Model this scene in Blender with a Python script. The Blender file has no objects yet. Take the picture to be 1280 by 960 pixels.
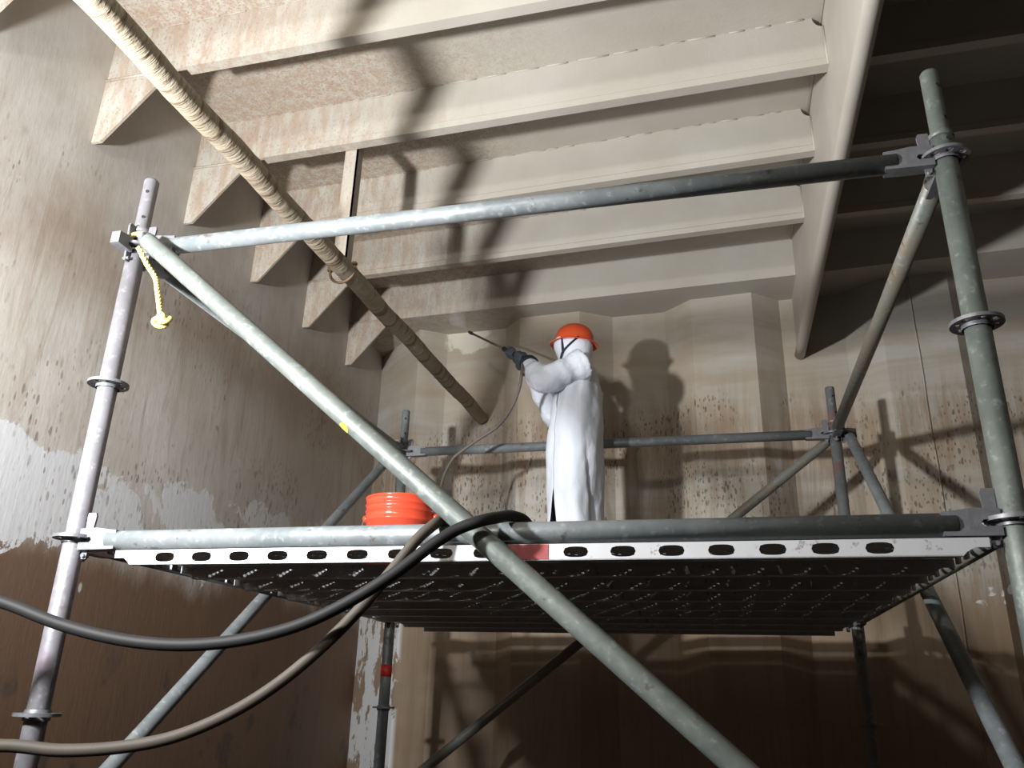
import bpy, bmesh, math, random
from mathutils import Vector, Matrix, noise as mnoise
random.seed(7)
S = bpy.context.scene
COL = S.collection

# ------------------------------------------------------------ camera
cam_d = bpy.data.cameras.new('camera'); cam = bpy.data.objects.new('camera', cam_d); COL.objects.link(cam)
r_ = Vector((0.9705, 0.2393, 0.0270)); dn = Vector((-0.0603, 0.3500, -0.9348)); fw = Vector((-0.2332, 0.9057, 0.3541))
fw.normalize(); r_ = (r_ - fw * r_.dot(fw)).normalized(); up = r_.cross(fw)
m = Matrix((r_, up, -fw)).transposed().to_4x4(); m.translation = Vector((1.902, -2.105, -0.409))
cam.matrix_world = m
cam_d.sensor_width = 36.0; cam_d.lens = 36.0 * 1023.0 / 1280.0; cam_d.clip_start = 0.05
S.camera = cam
# ------------------------------------------------------------ world, lamp, exposure
w = bpy.data.worlds.new('world'); S.world = w; w.use_nodes = True
w.node_tree.nodes['Background'].inputs[0].default_value = (0.9, 0.95, 1.0, 1)
w.node_tree.nodes['Background'].inputs[1].default_value = 0.006
LAMP = Vector((-0.18, -1.50, 0.535)); AIM = Vector((1.7, 3.1, 1.75))
ld = bpy.data.lights.new('work_light_beam', 'SPOT'); ld.energy = 740; ld.color = (0.95, 0.98, 1.0)
ld.spot_size = math.radians(154); ld.spot_blend = 1.0; ld.shadow_soft_size = 0.085
lamp = bpy.data.objects.new('work_light_beam', ld); COL.objects.link(lamp)
lamp.location = LAMP; lamp.rotation_euler = (AIM - LAMP).to_track_quat('-Z', 'Y').to_euler()
FILL_POS = Vector((0.75, -3.0, 1.55))
pd = bpy.data.lights.new('fill_glow', 'POINT'); pd.energy = 170; pd.color = (1.0, 0.97, 0.93); pd.shadow_soft_size = 0.12  # added fill light, lifts the dark areas; invented source behind the camera
pl_ = bpy.data.objects.new('fill_glow', pd); COL.objects.link(pl_); pl_.location = FILL_POS
S.view_settings.view_transform = 'Standard'; S.view_settings.look = 'None'
S.view_settings.exposure = 0.0; S.view_settings.gamma = 1.0; S.view_settings.use_curve_mapping = False

# ------------------------------------------------------------ node helper
class G:
    def __init__(s, name, rough=0.7, metal=0.0, spec=0.4):
        s.m = bpy.data.materials.new(name); s.m.use_nodes = True
        s.nt = s.m.node_tree; s.b = s.nt.nodes['Principled BSDF']
        s.b.inputs['Roughness'].default_value = rough; s.b.inputs['Metallic'].default_value = metal
        s.b.inputs['Specular IOR Level'].default_value = spec
        s.tc = s.nt.nodes.new('ShaderNodeTexCoord')
        sep = s.n('ShaderNodeSeparateXYZ'); s.l(s.tc.outputs['Object'], sep.inputs[0])
        s.x, s.y, s.z = sep.outputs
    def n(s, t): return s.nt.nodes.new(t)
    def l(s, a, b): s.nt.links.new(a, b)
    def put(s, sock, v):
        if hasattr(v, 'is_linked') or hasattr(v, 'links'): s.l(v, sock)
        else:
            if isinstance(v, tuple) and len(v) == 3 and sock.type == 'RGBA': v = (*v, 1)
            sock.default_value = v
    def math(s, op, a, b=0.0):
        k = s.n('ShaderNodeMath'); k.operation = op; s.put(k.inputs[0], a); s.put(k.inputs[1], b); return k.outputs[0]
    def map(s, sc, off=(0, 0, 0)):
        k = s.n('ShaderNodeMapping'); k.inputs['Scale'].default_value = sc; k.inputs['Location'].default_value = off
        s.l(s.tc.outputs['Object'], k.inputs[0]); return k.outputs[0]
    def noise(s, sc, detail=4, rough=0.6, off=(0, 0, 0), dist=0.0):
        k = s.n('ShaderNodeTexNoise'); k.inputs['Scale'].default_value = 1.0; k.inputs['Detail'].default_value = detail
        k.inputs['Roughness'].default_value = rough; k.inputs['Distortion'].default_value = dist
        if isinstance(sc, (int, float)): sc = (sc, sc, sc)
        s.l(s.map(sc, off), k.inputs['Vector']); return k.outputs[0]
    def voro(s, sc, off=(0, 0, 0)):
        k = s.n('ShaderNodeTexVoronoi'); k.inputs['Scale'].default_value = 1.0
        if isinstance(sc, (int, float)): sc = (sc, sc, sc)
        s.l(s.map(sc, off), k.inputs['Vector']); return k.outputs['Distance']
    def ss(s, v, a, b, lo=0.0, hi=1.0):
        k = s.n('ShaderNodeMapRange'); k.interpolation_type = 'SMOOTHSTEP'
        s.put(k.inputs[0], v); k.inputs[1].default_value = a; k.inputs[2].default_value = b
        k.inputs[3].default_value = lo; k.inputs[4].default_value = hi; return k.outputs[0]
    def mix(s, f, a, b, mode='MIX'):
        k = s.n('ShaderNodeMix'); k.data_type = 'RGBA'; k.blend_type = mode; k.clamp_factor = True
        s.put(k.inputs[0], f); s.put(k.inputs[6], a); s.put(k.inputs[7], b); return k.outputs[2]
    def mul(s, *a):
        o = a[0]
        for b in a[1:]: o = s.math('MULTIPLY', o, b)
        return o
    def add(s, a, b): return s.math('ADD', a, b)
    def color(s, v): s.put(s.b.inputs['Base Color'], v); return s
    def rough(s, v): s.put(s.b.inputs['Roughness'], v); return s
    def bump(s, h, st=0.3, d=0.01):
        k = s.n('ShaderNodeBump'); k.inputs['Strength'].default_value = st; k.inputs['Distance'].default_value = d
        s.l(h, k.inputs['Height']); s.l(k.outputs[0], s.b.inputs['Normal']); return s

def simple(name, col, rough=0.6, metal=0.0, var=0.25, sc=20, bump=0.0, spec=0.4):
    g = G(name, rough, metal, spec)
    f = g.noise(sc, 4)
    g.color(g.mix(f, tuple(c * (1 - var) for c in col), tuple(min(1, c * (1 + var)) for c in col)))
    if bump: g.bump(g.noise(sc * 2, 3), bump, 0.004)
    return g.m

# ------------------------------------------------------------ mesh helper
class MB:
    def __init__(s): s.v = []; s.f = []; s.sm = []
    def addv(s, pts):
        i = len(s.v); s.v += [tuple(p) for p in pts]; return i
    def face(s, f, sm=False): s.f.append(tuple(f)); s.sm.append(sm)
    def box(s, c, h, ax=None):
        c = Vector(c); ax = ax or (Vector((1, 0, 0)), Vector((0, 1, 0)), Vector((0, 0, 1)))
        i = s.addv([c + ax[0] * h[0] * a + ax[1] * h[1] * b + ax[2] * h[2] * d for a, b, d in
                    ((-1,-1,-1),(1,-1,-1),(1,1,-1),(-1,1,-1),(-1,-1,1),(1,-1,1),(1,1,1),(-1,1,1))])
        for q in ((0,3,2,1),(4,5,6,7),(0,1,5,4),(1,2,6,5),(2,3,7,6),(3,0,4,7)): s.face([i + k for k in q])
        return s
    def aabb(s, x0, x1, y0, y1, z0, z1):
        return s.box(((x0+x1)/2, (y0+y1)/2, (z0+z1)/2), (abs(x1-x0)/2, abs(y1-y0)/2, abs(z1-z0)/2))
    def sweep(s, pts, rad, n=12, caps=True, hollow=0.0):
        pts = [Vector(p) for p in pts]; R = rad if isinstance(rad, (list, tuple)) else [rad] * len(pts)
        t = [(pts[min(k+1, len(pts)-1)] - pts[max(k-1, 0)]).normalized() for k in range(len(pts))]
        a = Vector((0, 0, 1)) if abs(t[0].z) < 0.9 else Vector((1, 0, 0))
        u = t[0].cross(a).normalized(); rings = []
        for k, p in enumerate(pts):
            u = (u - t[k] * u.dot(t[k])).normalized(); v = t[k].cross(u)
            rings.append(s.addv([p + (u * math.cos(2*math.pi*j/n) + v * math.sin(2*math.pi*j/n)) * R[k] for j in range(n)]))
        for a, b in zip(rings[:-1], rings[1:]):
            for j in range(n): s.face((a+j, a+(j+1) % n, b+(j+1) % n, b+j), True)
        if caps:
            s.face([rings[0] + j for j in range(n)][::-1]); s.face([rings[-1] + j for j in range(n)])
        return s
    def tube(s, a, b, r, n=16): return s.sweep([a, b], r, n)
    def lathe(s, prof, c=(0, 0, 0), n=32, sx=1, sy=1, close=False):
        c = Vector(c); rings = []
        for r, z in prof: rings.append(s.addv([c + Vector((r*sx*math.cos(2*math.pi*j/n), r*sy*math.sin(2*math.pi*j/n), z)) for j in range(n)]))
        pr = list(zip(rings[:-1], rings[1:])) + ([(rings[-1], rings[0])] if close else [])
        for a, b in pr:
            for j in range(n): s.face((a+j, a+(j+1) % n, b+(j+1) % n, b+j), True)
        return s
    def prism(s, poly, fn0, fn1):
        a = s.addv([fn0(p) for p in poly]); b = s.addv([fn1(p) for p in poly]); n = len(poly)
        s.face([a + j for j in range(n)][::-1]); s.face([b + j for j in range(n)])
        for j in range(n): s.face((a+j, a+(j+1) % n, b+(j+1) % n, b+j))
        return s
    def cellhole(s, fn, x0, x1, y0, y1, hx, hy, pw=2, n=16):
        """rect cell in parameter space with a rounded hole; fn maps (u,v,side) to 3D for side 0 / 1, walls in the hole"""
        cx, cy = (x0+x1)/2, (y0+y1)/2; W, H = (x1-x0)/2, (y1-y0)/2; idx = []
        ang = sorted(set([2*math.pi*j/n for j in range(n)] + [math.atan2(b*H, a*W) % (2*math.pi) for a in (1,-1) for b in (1,-1)]))
        out, inn = [], []
        for a in ang:
            c, q = math.cos(a), math.sin(a); t = min(W/abs(c) if abs(c) > 1e-9 else 1e9, H/abs(q) if abs(q) > 1e-9 else 1e9)
            out.append((cx + c*t, cy + q*t))
            e = (abs(c/hx)**pw + abs(q/hy)**pw) ** (-1.0/pw); inn.append((cx + c*e, cy + q*e))
        k = len(ang); o0 = s.addv([fn(u, v, 0) for u, v in out]); i0 = s.addv([fn(u, v, 0) for u, v in inn])
        o1 = s.addv([fn(u, v, 1) for u, v in out]); i1 = s.addv([fn(u, v, 1) for u, v in inn])
        for j in range(k):
            e = (j+1) % k
            s.face((o0+j, o0+e, i0+e, i0+j)); s.face((o1+e, o1+j, i1+j, i1+e)); s.face((i0+j, i0+e, i1+e, i1+j))
        return s
    def mesh(s, name):
        me = bpy.data.meshes.new(name); me.from_pydata(s.v, [], s.f); me.update()
        me.polygons.foreach_set('use_smooth', s.sm)
        bm = bmesh.new(); bm.from_mesh(me); bmesh.ops.recalc_face_normals(bm, faces=bm.faces); bm.to_mesh(me); bm.free()
        return me
    def build(s, name, mat, parent=None, loc=None):
        o = bpy.data.objects.new(name, s.mesh(name)); COL.objects.link(o); o.data.materials.append(mat)
        if parent: o.parent = parent
        if loc: o.location = loc
        return o

def tag(o, label, cat, group=None, kind=None):
    o['label'] = label
    if cat: o['category'] = cat
    if group: o['group'] = group
    if kind: o['kind'] = kind
    return o
def empty(name, loc=(0, 0, 0)):
    o = bpy.data.objects.new(name, None); o.location = loc; o.empty_display_size = 0.1; COL.objects.link(o); return o
def link(name, me, parent, mat=None, M=None):
    o = bpy.data.objects.new(name, me); COL.objects.link(o); o.parent = parent
    if M is not None: o.matrix_local = M
    return o
def spline(pts, k=6):
    P = [Vector(p) for p in pts]; P = [P[0]*2 - P[1]] + P + [P[-1]*2 - P[-2]]; out = []
    for i in range(1, len(P)-2):
        for j in range(k):
            t = j / k; a, b, c, d = P[i-1], P[i], P[i+1], P[i+2]
            out.append(0.5*((2*b) + (c-a)*t + (2*a-5*b+4*c-d)*t*t + (3*b-a-3*c+d)*t**3))
    out.append(P[-2]); return out

# ============================================================ MATERIALS of the tank
def wall_material(name, left):
    g = G(name, 0.62, 0, 0.35)
    Y = g.y if left else g.x
    tr = (1.0, 1.0, 1.0)
    big = g.noise((0.9, 0.9, 0.9), 5, 0.6, (3, 1, 0))
    warp = g.math('SUBTRACT', g.noise((2.2, 2.2, 1.3), 6, 0.65), 0.5)
    zz = g.add(g.z, g.mul(warp, 0.5))
    streak = g.noise((11, 11, 1.5) if left else (13, 13, 1.1), 7, 0.74, dist=0.6)
    fine = g.noise((45, 45, 12), 3, 0.6)
    if left:
        base = g.mix(g.ss(g.noise((3, 3, 2.2), 8, 0.7), 0.3, 0.7), (0.54, 0.515, 0.475), (0.44, 0.40, 0.35))
        base = g.mix(g.mul(g.ss(big, 0.42, 0.7), 0.6), base, (0.40, 0.345, 0.285))
        base = g.mix(g.mul(g.ss(streak, 0.48, 0.68), g.ss(zz, 1.95, 1.35), 0.55), base, (0.27, 0.20, 0.145))
        # brown tide band, runs level along the wall
        band = g.mul(g.ss(zz, 0.95, 1.35), g.ss(zz, 1.85, 1.5))
        base = g.mix(g.mul(band, g.ss(big, 0.30, 0.62), 0.75), base, (0.27, 0.19, 0.135))
        base = g.mix(g.mul(g.ss(Y, 1.0, 2.8), g.ss(zz, 2.3, 1.4), 0.45), base, (0.29, 0.225, 0.175))
        # remaining pale coating between the tide lines
        pn = g.noise((2.6, 2.6, 2.8), 11, 0.74, (0, 0.35, 5.1), 0.5)
        pz = g.mul(g.ss(g.z, -0.20, 0.26), g.ss(g.add(g.z, g.mul(Y, -0.07)), 0.66, 0.34))
        pale = g.mul(g.ss(g.add(g.mul(pz, 0.42), g.add(pn, g.mul(g.ss(Y, 1.2, 0.3), 0.09))), 0.885, 0.895), g.ss(Y, 1.2, 3.2, 1.0, 0.35))
        low = g.ss(zz, 0.22, 0.02)
        base = g.mix(low, base, g.mix(big, (0.19, 0.105, 0.06), (0.125, 0.085, 0.06)))
        base = g.mix(g.mul(low, g.ss(g.noise((5, 5, 4), 4, 0.6), 0.58, 0.66), g.ss(g.z, -0.2, -0.45), 0.7), base, (0.075, 0.06, 0.05))
        base = g.mix(pale, base, g.mix(fine, (0.54, 0.54, 0.545), (0.66, 0.66, 0.67)))
        clus = g.noise((1.6, 1.6, 1.6), 5, 0.65, (2, 0, 4))
        for sc_, th, of in (((16, 16, 5), 0.19, (0, 0, 0)), ((27, 27, 9), 0.24, (5, 3, 2)), ((44, 44, 17), 0.27, (1, 7, 3))):
            sp = g.mul(g.ss(g.voro(sc_, of), th, th - 0.09), g.ss(clus, 0.47, 0.58), g.ss(zz, 1.9, 1.5), g.ss(zz, -0.7, -0.3))
            base = g.mix(g.mul(sp, 0.62), base, (0.15, 0.10, 0.07))
        sp2 = g.mul(g.ss(g.voro((9, 9, 4.5), (3, 8, 1)), 0.12, 0.07), g.ss(g.noise(2.9, 3, 0.5, (7, 1, 1)), 0.5, 0.58), g.ss(g.z, 0.3, 0.1), g.ss(g.z, -0.25, -0.1))
        base = g.mix(sp2, base, (0.5, 0.48, 0.45))
    else:
        hb = g.noise((0.8, 0.8, 6.0), 6, 0.65, dist=0.4)
        base = g.mix(g.ss(hb, 0.36, 0.66), (0.43, 0.415, 0.37), (0.36, 0.315, 0.25))
        base = g.mix(g.mul(g.ss(big, 0.42, 0.66), 0.6), base, (0.36, 0.275, 0.195))
        base = g.mix(g.mul(g.ss(streak, 0.46, 0.60), g.ss(zz, 1.75, 1.2), 0.6), base, (0.27, 0.20, 0.135))
        tide = g.mul(g.ss(zz, 1.48, 1.25), g.ss(zz, 0.8, 1.1))
        base = g.mix(g.mul(tide, g.ss(streak, 0.3, 0.55), 0.6), base, (0.245, 0.165, 0.105))
        clus = g.noise((2.6, 2.6, 2.0), 5, 0.65)
        for sc_, th, of in (((34, 34, 13), 0.30, (0, 0, 0)), ((20, 20, 5.5), 0.20, (5, 3, 2)), ((52, 52, 24), 0.30, (1, 7, 3))):
            sp = g.mul(g.ss(g.voro(sc_, of), th, th - 0.09), g.ss(clus, 0.44, 0.56), g.ss(zz, 1.52, 1.36), g.ss(zz, 0.1, 0.55))
            base = g.mix(g.mul(sp, 0.75), base, (0.115, 0.07, 0.045))
        low = g.ss(zz, 0.42, 0.12)
        base = g.mix(g.mul(low, 0.8), base, g.mix(big, (0.25, 0.16, 0.085), (0.17, 0.115, 0.075)))
        # pale peeling coating on the corner flange, and flakes along a tide line
        pn = g.noise((5.0, 5.0, 3.0), 9, 0.72, (1, 0, 2))
        pale = g.mul(g.ss(g.x, -0.19, -0.22), g.ss(g.add(g.z, g.mul(pn, 0.5)), 0.50, 0.42), g.ss(pn, 0.535, 0.515))
        base = g.mix(pale, base, (0.55, 0.55, 0.55))
        flk = g.mul(g.ss(g.voro((11, 11, 13)), 0.36, 0.31), g.ss(g.noise(4.0, 3), 0.46, 0.49), g.ss(g.math('ABSOLUTE', g.math('SUBTRACT', g.z, 0.17)), 0.085, 0.06), g.ss(g.x, 2.2, 2.6))
        base = g.mix(flk, base, (0.58, 0.57, 0.54))
        # washed clean patch under the stool where the lance points
        wn = g.mul(g.math('SUBTRACT', g.noise((9, 9, 7), 5), 0.5), 0.32)
        cl = g.mul(g.ss(g.add(g.x, wn), -0.05, 0.0), g.ss(g.add(g.x, wn), 0.31, 0.27), g.ss(g.add(g.z, g.mul(wn, 0.9)), 2.03, 2.06))
        base = g.mix(cl, base, (0.56, 0.53, 0.44))
    g.color(base)
    g.rough(g.ss(streak, 0.2, 0.8, 0.5, 0.78))
    g.bump(g.add(g.mul(streak, 0.5), g.add(g.mul(fine, 0.3), big)), 0.25, 0.012)
    return g.m
M_left = wall_material('stained_hull_plate', True)
M_back = wall_material('stained_corrugated_plate', False)

def deck_material(name, rustx, speck):
    g = G(name, 0.6, 0, 0.35)
    big = g.noise(1.3, 4, 0.6); fine = g.noise((95, 95, 60), 3, 0.7); st = g.noise((19, 19, 4.5), 6, 0.72)
    base = g.mix(g.ss(big, 0.3, 0.7), (0.47, 0.445, 0.39), (0.41, 0.375, 0.32))
    xr = g.add(g.x, g.mul(g.math('SUBTRACT', big, 0.5), 1.6))
    rust = g.ss(xr, rustx + 0.7, rustx - 0.7)
    base = g.mix(g.mul(rust, g.ss(st, 0.36, 0.66), 0.75), base, (0.33, 0.22, 0.15))
    base = g.mix(g.mul(rust, g.ss(fine, 0.57 - speck, 0.63 - speck), 0.7), base, (0.30, 0.19, 0.12))
    base = g.mix(g.mul(g.ss(st, 0.5, 0.75), 0.2), base, (0.43, 0.35, 0.27))
    g.color(base); g.bump(g.add(g.mul(fine, 0.6), st), 0.2, 0.006)
    return g.m
M_deck = deck_material('deck_plating_paint', 0.75, 0.05)
M_web = deck_material('stiffener_paint', 0.35, 0.0)
M_girder = deck_material('girder_paint', -3.0, 0.0)
M_floor = simple('tank_bottom_mud', (0.03, 0.022, 0.016), 0.7, 0, 0.4, 2.5, 0.4)

# ============================================================ SETTING
FZ = -2.0; DZ = 2.461; WB = 2.19; XL = -0.718
o = MB().aabb(XL - 0.03, 7.0, -5.0, 4.0, FZ - 0.05, FZ).build('floor', M_floor); tag(o, 'dark muddy steel tank bottom under the scaffold', 'floor', kind='structure')
o = MB().aabb(XL - 0.03, XL, -5.0, 4.0, FZ, DZ).build('wall_left', M_left); tag(o, 'flat stained steel side wall with peeling pale coating', 'wall', kind='structure')
o = MB().aabb(7.0, 7.03, -5.0, 4.0, FZ, DZ).build('wall_right', M_left); tag(o, 'steel side wall far to the right in the dark', 'wall', kind='structure')
ceil = MB().aabb(XL - 0.03, 7.03, -5.0, 4.0, DZ, DZ + 0.02).build('ceiling', M_deck); tag(ceil, 'cream painted steel deck overhead with parallel stiffeners and rust speckles', 'ceiling', kind='structure')

PROF = [(-.718,3.742),(-.223,3.274),(-.036,3.401),(.431,3.379),(.58,3.214),(1.027,3.186),(1.247,3.328),(1.624,3.315),(1.812,3.145),(2.219,3.112),(2.406,3.271),(2.802,3.249),(3.0,3.082),(3.418,3.054),(3.605,3.214),(3.99,3.192),(4.19,3.02),(4.6,2.995),(4.79,3.155),(5.18,3.13),(5.38,2.96),(5.8,2.935),(5.98,3.09),(6.4,3.07),(6.6,2.9),(7.0,2.88)]
mb = MB(); n = len(PROF)
a = mb.addv([(x, y, FZ) for x, y in PROF]); b = mb.addv([(x, y, DZ) for x, y in PROF])
c = mb.addv([(x, y + 0.02, FZ) for x, y in PROF]); d = mb.addv([(x, y + 0.02, DZ) for x, y in PROF])
for j in range(n - 1):
    mb.face((a+j, a+j+1, b+j+1, b+j)); mb.face((c+j+1, c+j, d+j, d+j+1)); mb.face((a+j, c+j, c+j+1, a+j+1)); mb.face((b+j, b+j+1, d+j+1, d+j))
mb.face((a, b, d, c)); mb.face((a+n-1, c+n-1, d+n-1, b+n-1))
wall_back = mb.build('wall_back', M_back); tag(wall_back, 'vertically corrugated steel bulkhead with brown drip stains behind the worker', 'wall', kind='structure')
def bead(x, z0, z1, mat=M_back):
    for (x0, y0), (x1, y1) in zip(PROF[:-1], PROF[1:]):
        if x0 <= x < x1: y = y0 + (y1-y0)*(x-x0)/(x1-x0)
    pts = [(x + 0.003*math.sin(z*9), y - 0.002, z) for z in [z0 + (z1-z0)*i/24 for i in range(25)]]
    MB().sweep(pts, 0.007, 6).build('weld_bead', mat, wall_back)
bead(3.19, FZ, WB)

# upper stool: box the bulkhead hangs from (front plate + bottom plate)
SL = [(-0.28 - 0.66*2, -0.27 - 0.62*2), (-0.94, -0.90), (-0.28, -0.27), (0.383, 0.350), (1.062, 0.965), (1.718, 1.583), (2.374, 2.218), (3.057, 2.912)]
def yl(i, x):
    a, b = SL[i]
    return a + (b - a) * (x + 0.2) / 2.7 if x < 2.5 else b - 0.02 * (x - 2.5)
mb = MB(); pts = [(XL, yl(7, XL)), (2.5, yl(7, 2.5)), (7.0, yl(7, 7.0) - 0.25), (7.0, 3.5), (XL, 3.9)]
mb.prism(pts, lambda p: (p[0], p[1], WB), lambda p: (p[0], p[1], DZ))
mb.build('upper_stool', M_web, wall_back)
def bracket(y, parent):
    poly = [(XL, WB - 0.004), (XL, 1.85), (-0.672, 1.85), (-0.40, 2.165), (-0.365, WB - 0.004)]
    MB().prism(poly, lambda p: (p[0], y, p[1]), lambda p: (p[0], y + 0.014, p[1])).build('bracket', M_web, parent)
    MB().sweep([(XL, y - 0.003, WB), (-0.40, y - 0.003, WB + 0.001)], 0.006, 6).build('weld_bead', M_web, parent)
bracket(yl(7, -0.5) - 0.003, wall_back)

GX = 2.494
for i in range(7):
    q = [k * math.pi / 16 for k in range(9)]
    sc = [(GX - 0.045*math.cos(a), DZ - 0.055*math.sin(a)) for a in q][::-1]     # drain hole at the girder
    sc = [(GX, DZ - 0.055)] + [(GX - 0.045*math.sin(a), DZ - 0.055*math.cos(a)) for a in q]
    poly = [(XL, WB), (XL, DZ)] + sc[::-1] + [(GX, WB)]
    st = MB().prism(poly, lambda p: (p[0], yl(i, p[0]), p[1]), lambda p: (p[0], yl(i, p[0]) + 0.013, p[1])).build('stiffener', M_web, ceil)
    # bulb along the lower edge
    sec = [(-0.008, 0.0), (0.045, 0.0), (0.052, 0.008), (0.05, 0.02), (0.013, 0.048), (-0.002, 0.042), (-0.008, 0.036)]
    mb = MB(); xs = (-0.30, 2.494)
    mb.prism(sec, lambda p: (xs[0], yl(i, xs[0]) + p[0], WB - 0.002 + p[1]), lambda p: (xs[1], yl(i, xs[1]) + p[0], WB - 0.002 + p[1]))
    mb.build('bulb_flange', M_web, st)
    mb = MB(); x = -0.6                                                          # intermittent weld at the deck
    while x < 2.35:
        L = random.uniform(0.05, 0.16); mb.tube((x, yl(i, x) - 0.002, DZ - 0.002), (x + L, yl(i, x + L) - 0.002, DZ - 0.002), random.uniform(0.002, 0.0045), 6); x += L + random.uniform(0.01, 0.07)
    mb.build('weld_bead', M_web, st)
    bracket(yl(i, -0.5), st)
    poly = [(2.53, WB), (2.53, DZ), (7.0, DZ), (7.0, WB)]
    st2 = MB().prism(poly, lambda p: (p[0], yl(i, p[0]), p[1]), lambda p: (p[0], yl(i, p[0]) + 0.013, p[1])).build('stiffener', M_web, ceil)
    mb = MB(); mb.prism(sec, lambda p: (2.53, yl(i, 2.53) + p[0], WB - 0.002 + p[1]), lambda p: (7.0, yl(i, 7.0) + p[0], WB - 0.002 + p[1]))
    mb.build('bulb_flange', M_web, st2)
# deep girder
gd = MB().aabb(GX, GX + 0.018, -5.0, 3.26, 1.765, DZ).build('girder', M_girder, ceil)
pts = [(GX + 0.012, y, 1.765) for y in [-5 + 8.25*i/40 for i in range(41)]]
MB().sweep(pts, 0.034, 14).build('round_edge_bar', M_girder, gd)
MB().sweep([(GX - 0.004, -5, DZ - 0.004), (GX - 0.004, 2.9, DZ - 0.004)], 0.008, 6).build('weld_bead', M_girder, gd)
for i in range(1, 7):
    MB().sweep([(GX - 0.003, yl(i, GX) - 0.004, z) for z in (WB, DZ - 0.06)], 0.006, 6).build('weld_bead', M_girder, gd)
    MB().sweep([(GX - 0.004, yl(i, GX) + 0.1, DZ - 0.01), (GX - 0.004, yl(i, GX) + 0.003, DZ - 0.06)], 0.006, 6).build('weld_bead', M_girder, gd)

# ============================================================ PIPE under the deck
g = G('caked_pipe', 0.85, 0, 0.2)
wv = g.noise((3.0, 26, 5), 4, 0.6, dist=0.4); sp = g.noise((40, 40, 40), 3)
dk = g.ss(wv, 0.56, 0.62)
base = g.mix(g.noise(4, 4), (0.36, 0.305, 0.225), (0.25, 0.195, 0.135))
g.color(g.mix(g.mul(dk, 0.8), base, (0.14, 0.09, 0.055))); g.bump(g.add(wv, g.mul(sp, 0.2)), 0.7, 0.02); M_pipe = g.m
pipe = empty('overhead_pipe', (0.216, 0, 1.478)); tag(pipe, 'mud caked round pipe running under the deck into the bulkhead', 'pipe')
mb = MB(); P = []; Rr = []
for i in range(220):
    y = -5 + (3.375 + 5) * i / 219; P.append((0.0175*y + 0.003*math.sin(y*7), y, 0.003*math.sin(y*11))); Rr.append(0.046 + 0.0025*mnoise.noise(Vector((0, y*22, 0))) + 0.002*mnoise.noise(Vector((3, y*60, 0))))
mb.sweep(P, Rr, 20).build('pipe', M_pipe, pipe)
M_bolt = simple('rusty_bolt', (0.33, 0.22, 0.13), 0.7, 0.2, 0.4, 60)
for yy in (1.10, -1.4):
    hb = MB(); hb.aabb(-0.062, 0.008, yy, yy + 0.008, 0.02, DZ - 1.478 - 0.001); hb.aabb(0.0, 0.008, yy, yy + 0.06, 0.02, DZ - 1.478 - 0.001)
    hb.build('hanger_angle', M_web, pipe)
    arc = [(0.062*math.cos(a), yy - 0.012, 0.062*math.sin(a)) for a in [math.pi*(1.0 + k/14) for k in range(15)]]
    ub = MB().sweep([(-0.062, yy - 0.012, 0.03)] + arc + [(0.062, yy - 0.012, 0.03)], 0.007, 8).build('u_bolt', M_bolt, pipe)
    for sx in (-0.062, 0.062):
        for dz in (0.012, 0.034): MB().tube((sx, yy - 0.012, dz - 0.006), (sx, yy - 0.012, dz + 0.006), 0.015, 6).build('nut', M_bolt, ub)

# ============================================================ SCAFFOLD
def tube_mat(name, c1, c2, rust, extra=None):
    g = G(name, 0.42, 0.25, 0.5)
    f = g.noise(5, 5, 0.65); s = g.noise(38, 4, 0.6); r = g.noise(16, 5, 0.7, (4, 2, 1))
    base = g.mix(g.ss(f, 0.35, 0.65), c1, c2)
    base = g.mix(g.mul(g.ss(s, 0.56, 0.7), 0.5), base, tuple(min(1, v*1.7) for v in c2))
    base = g.mix(g.mul(g.ss(r, 0.62, 0.68), rust), base, (0.09, 0.055, 0.035))
    if extra: base = g.mix(g.mul(g.ss(g.noise(7, 3, 0.5, (9, 9, 2)), 0.62, 0.66), 0.6), base, extra)
    g.color(base); g.rough(g.ss(s, 0.3, 0.7, 0.34, 0.6)); g.bump(g.add(s, r), 0.15, 0.003); return g.m
M_galv = tube_mat('galvanised_tube', (0.155, 0.172, 0.176), (0.21, 0.225, 0.23), 0.7)
M_pink = tube_mat('galvanised_tube_chalky', (0.165, 0.16, 0.17), (0.21, 0.20, 0.215), 0.3, (0.22, 0.17, 0.21))
M_green = tube_mat('galvanised_tube_greenish', (0.115, 0.13, 0.118), (0.165, 0.18, 0.165), 0.6)
M_red = tube_mat('galvanised_tube_rusty', (0.13, 0.135, 0.135), (0.18, 0.18, 0.18), 0.9, (0.22, 0.11, 0.09))
M_olive = tube_mat('galvanised_tube_olive', (0.19, 0.165, 0.12), (0.17, 0.18, 0.17), 0.7)
M_cast = simple('cast_wedge_steel', (0.17, 0.17, 0.18), 0.45, 0.4, 0.35, 40, 0.2)
M_tape = simple('red_marking_tape', (0.5, 0.03, 0.025), 0.5)
M_yellow = simple('yellow_paint_dab', (0.55, 0.38, 0.05), 0.6)

# rosette: disc with four round and four long holes
mb = MB(); k8 = math.pi / 4
def pol(u, v, s): return (v*math.cos(u), v*math.sin(u), 0.0048 if s else -0.0048)
for k in range(8):
    big = k % 2
    mb.cellhole(pol, (k-0.5)*k8, (k+0.5)*k8, 0.030, 0.063, 0.27 if big else 0.19, 0.0095, 3, 12)
mb.lathe([(0.063, -0.0048), (0.063, 0.0048)], n=32); mb.lathe([(0.037, -0.016), (0.037, -0.0048), (0.037, 0.0048), (0.034, 0.014)], n=20)
ME_ros = mb.mesh('rosette'); ME_ros.materials.append(M_cast)
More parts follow.
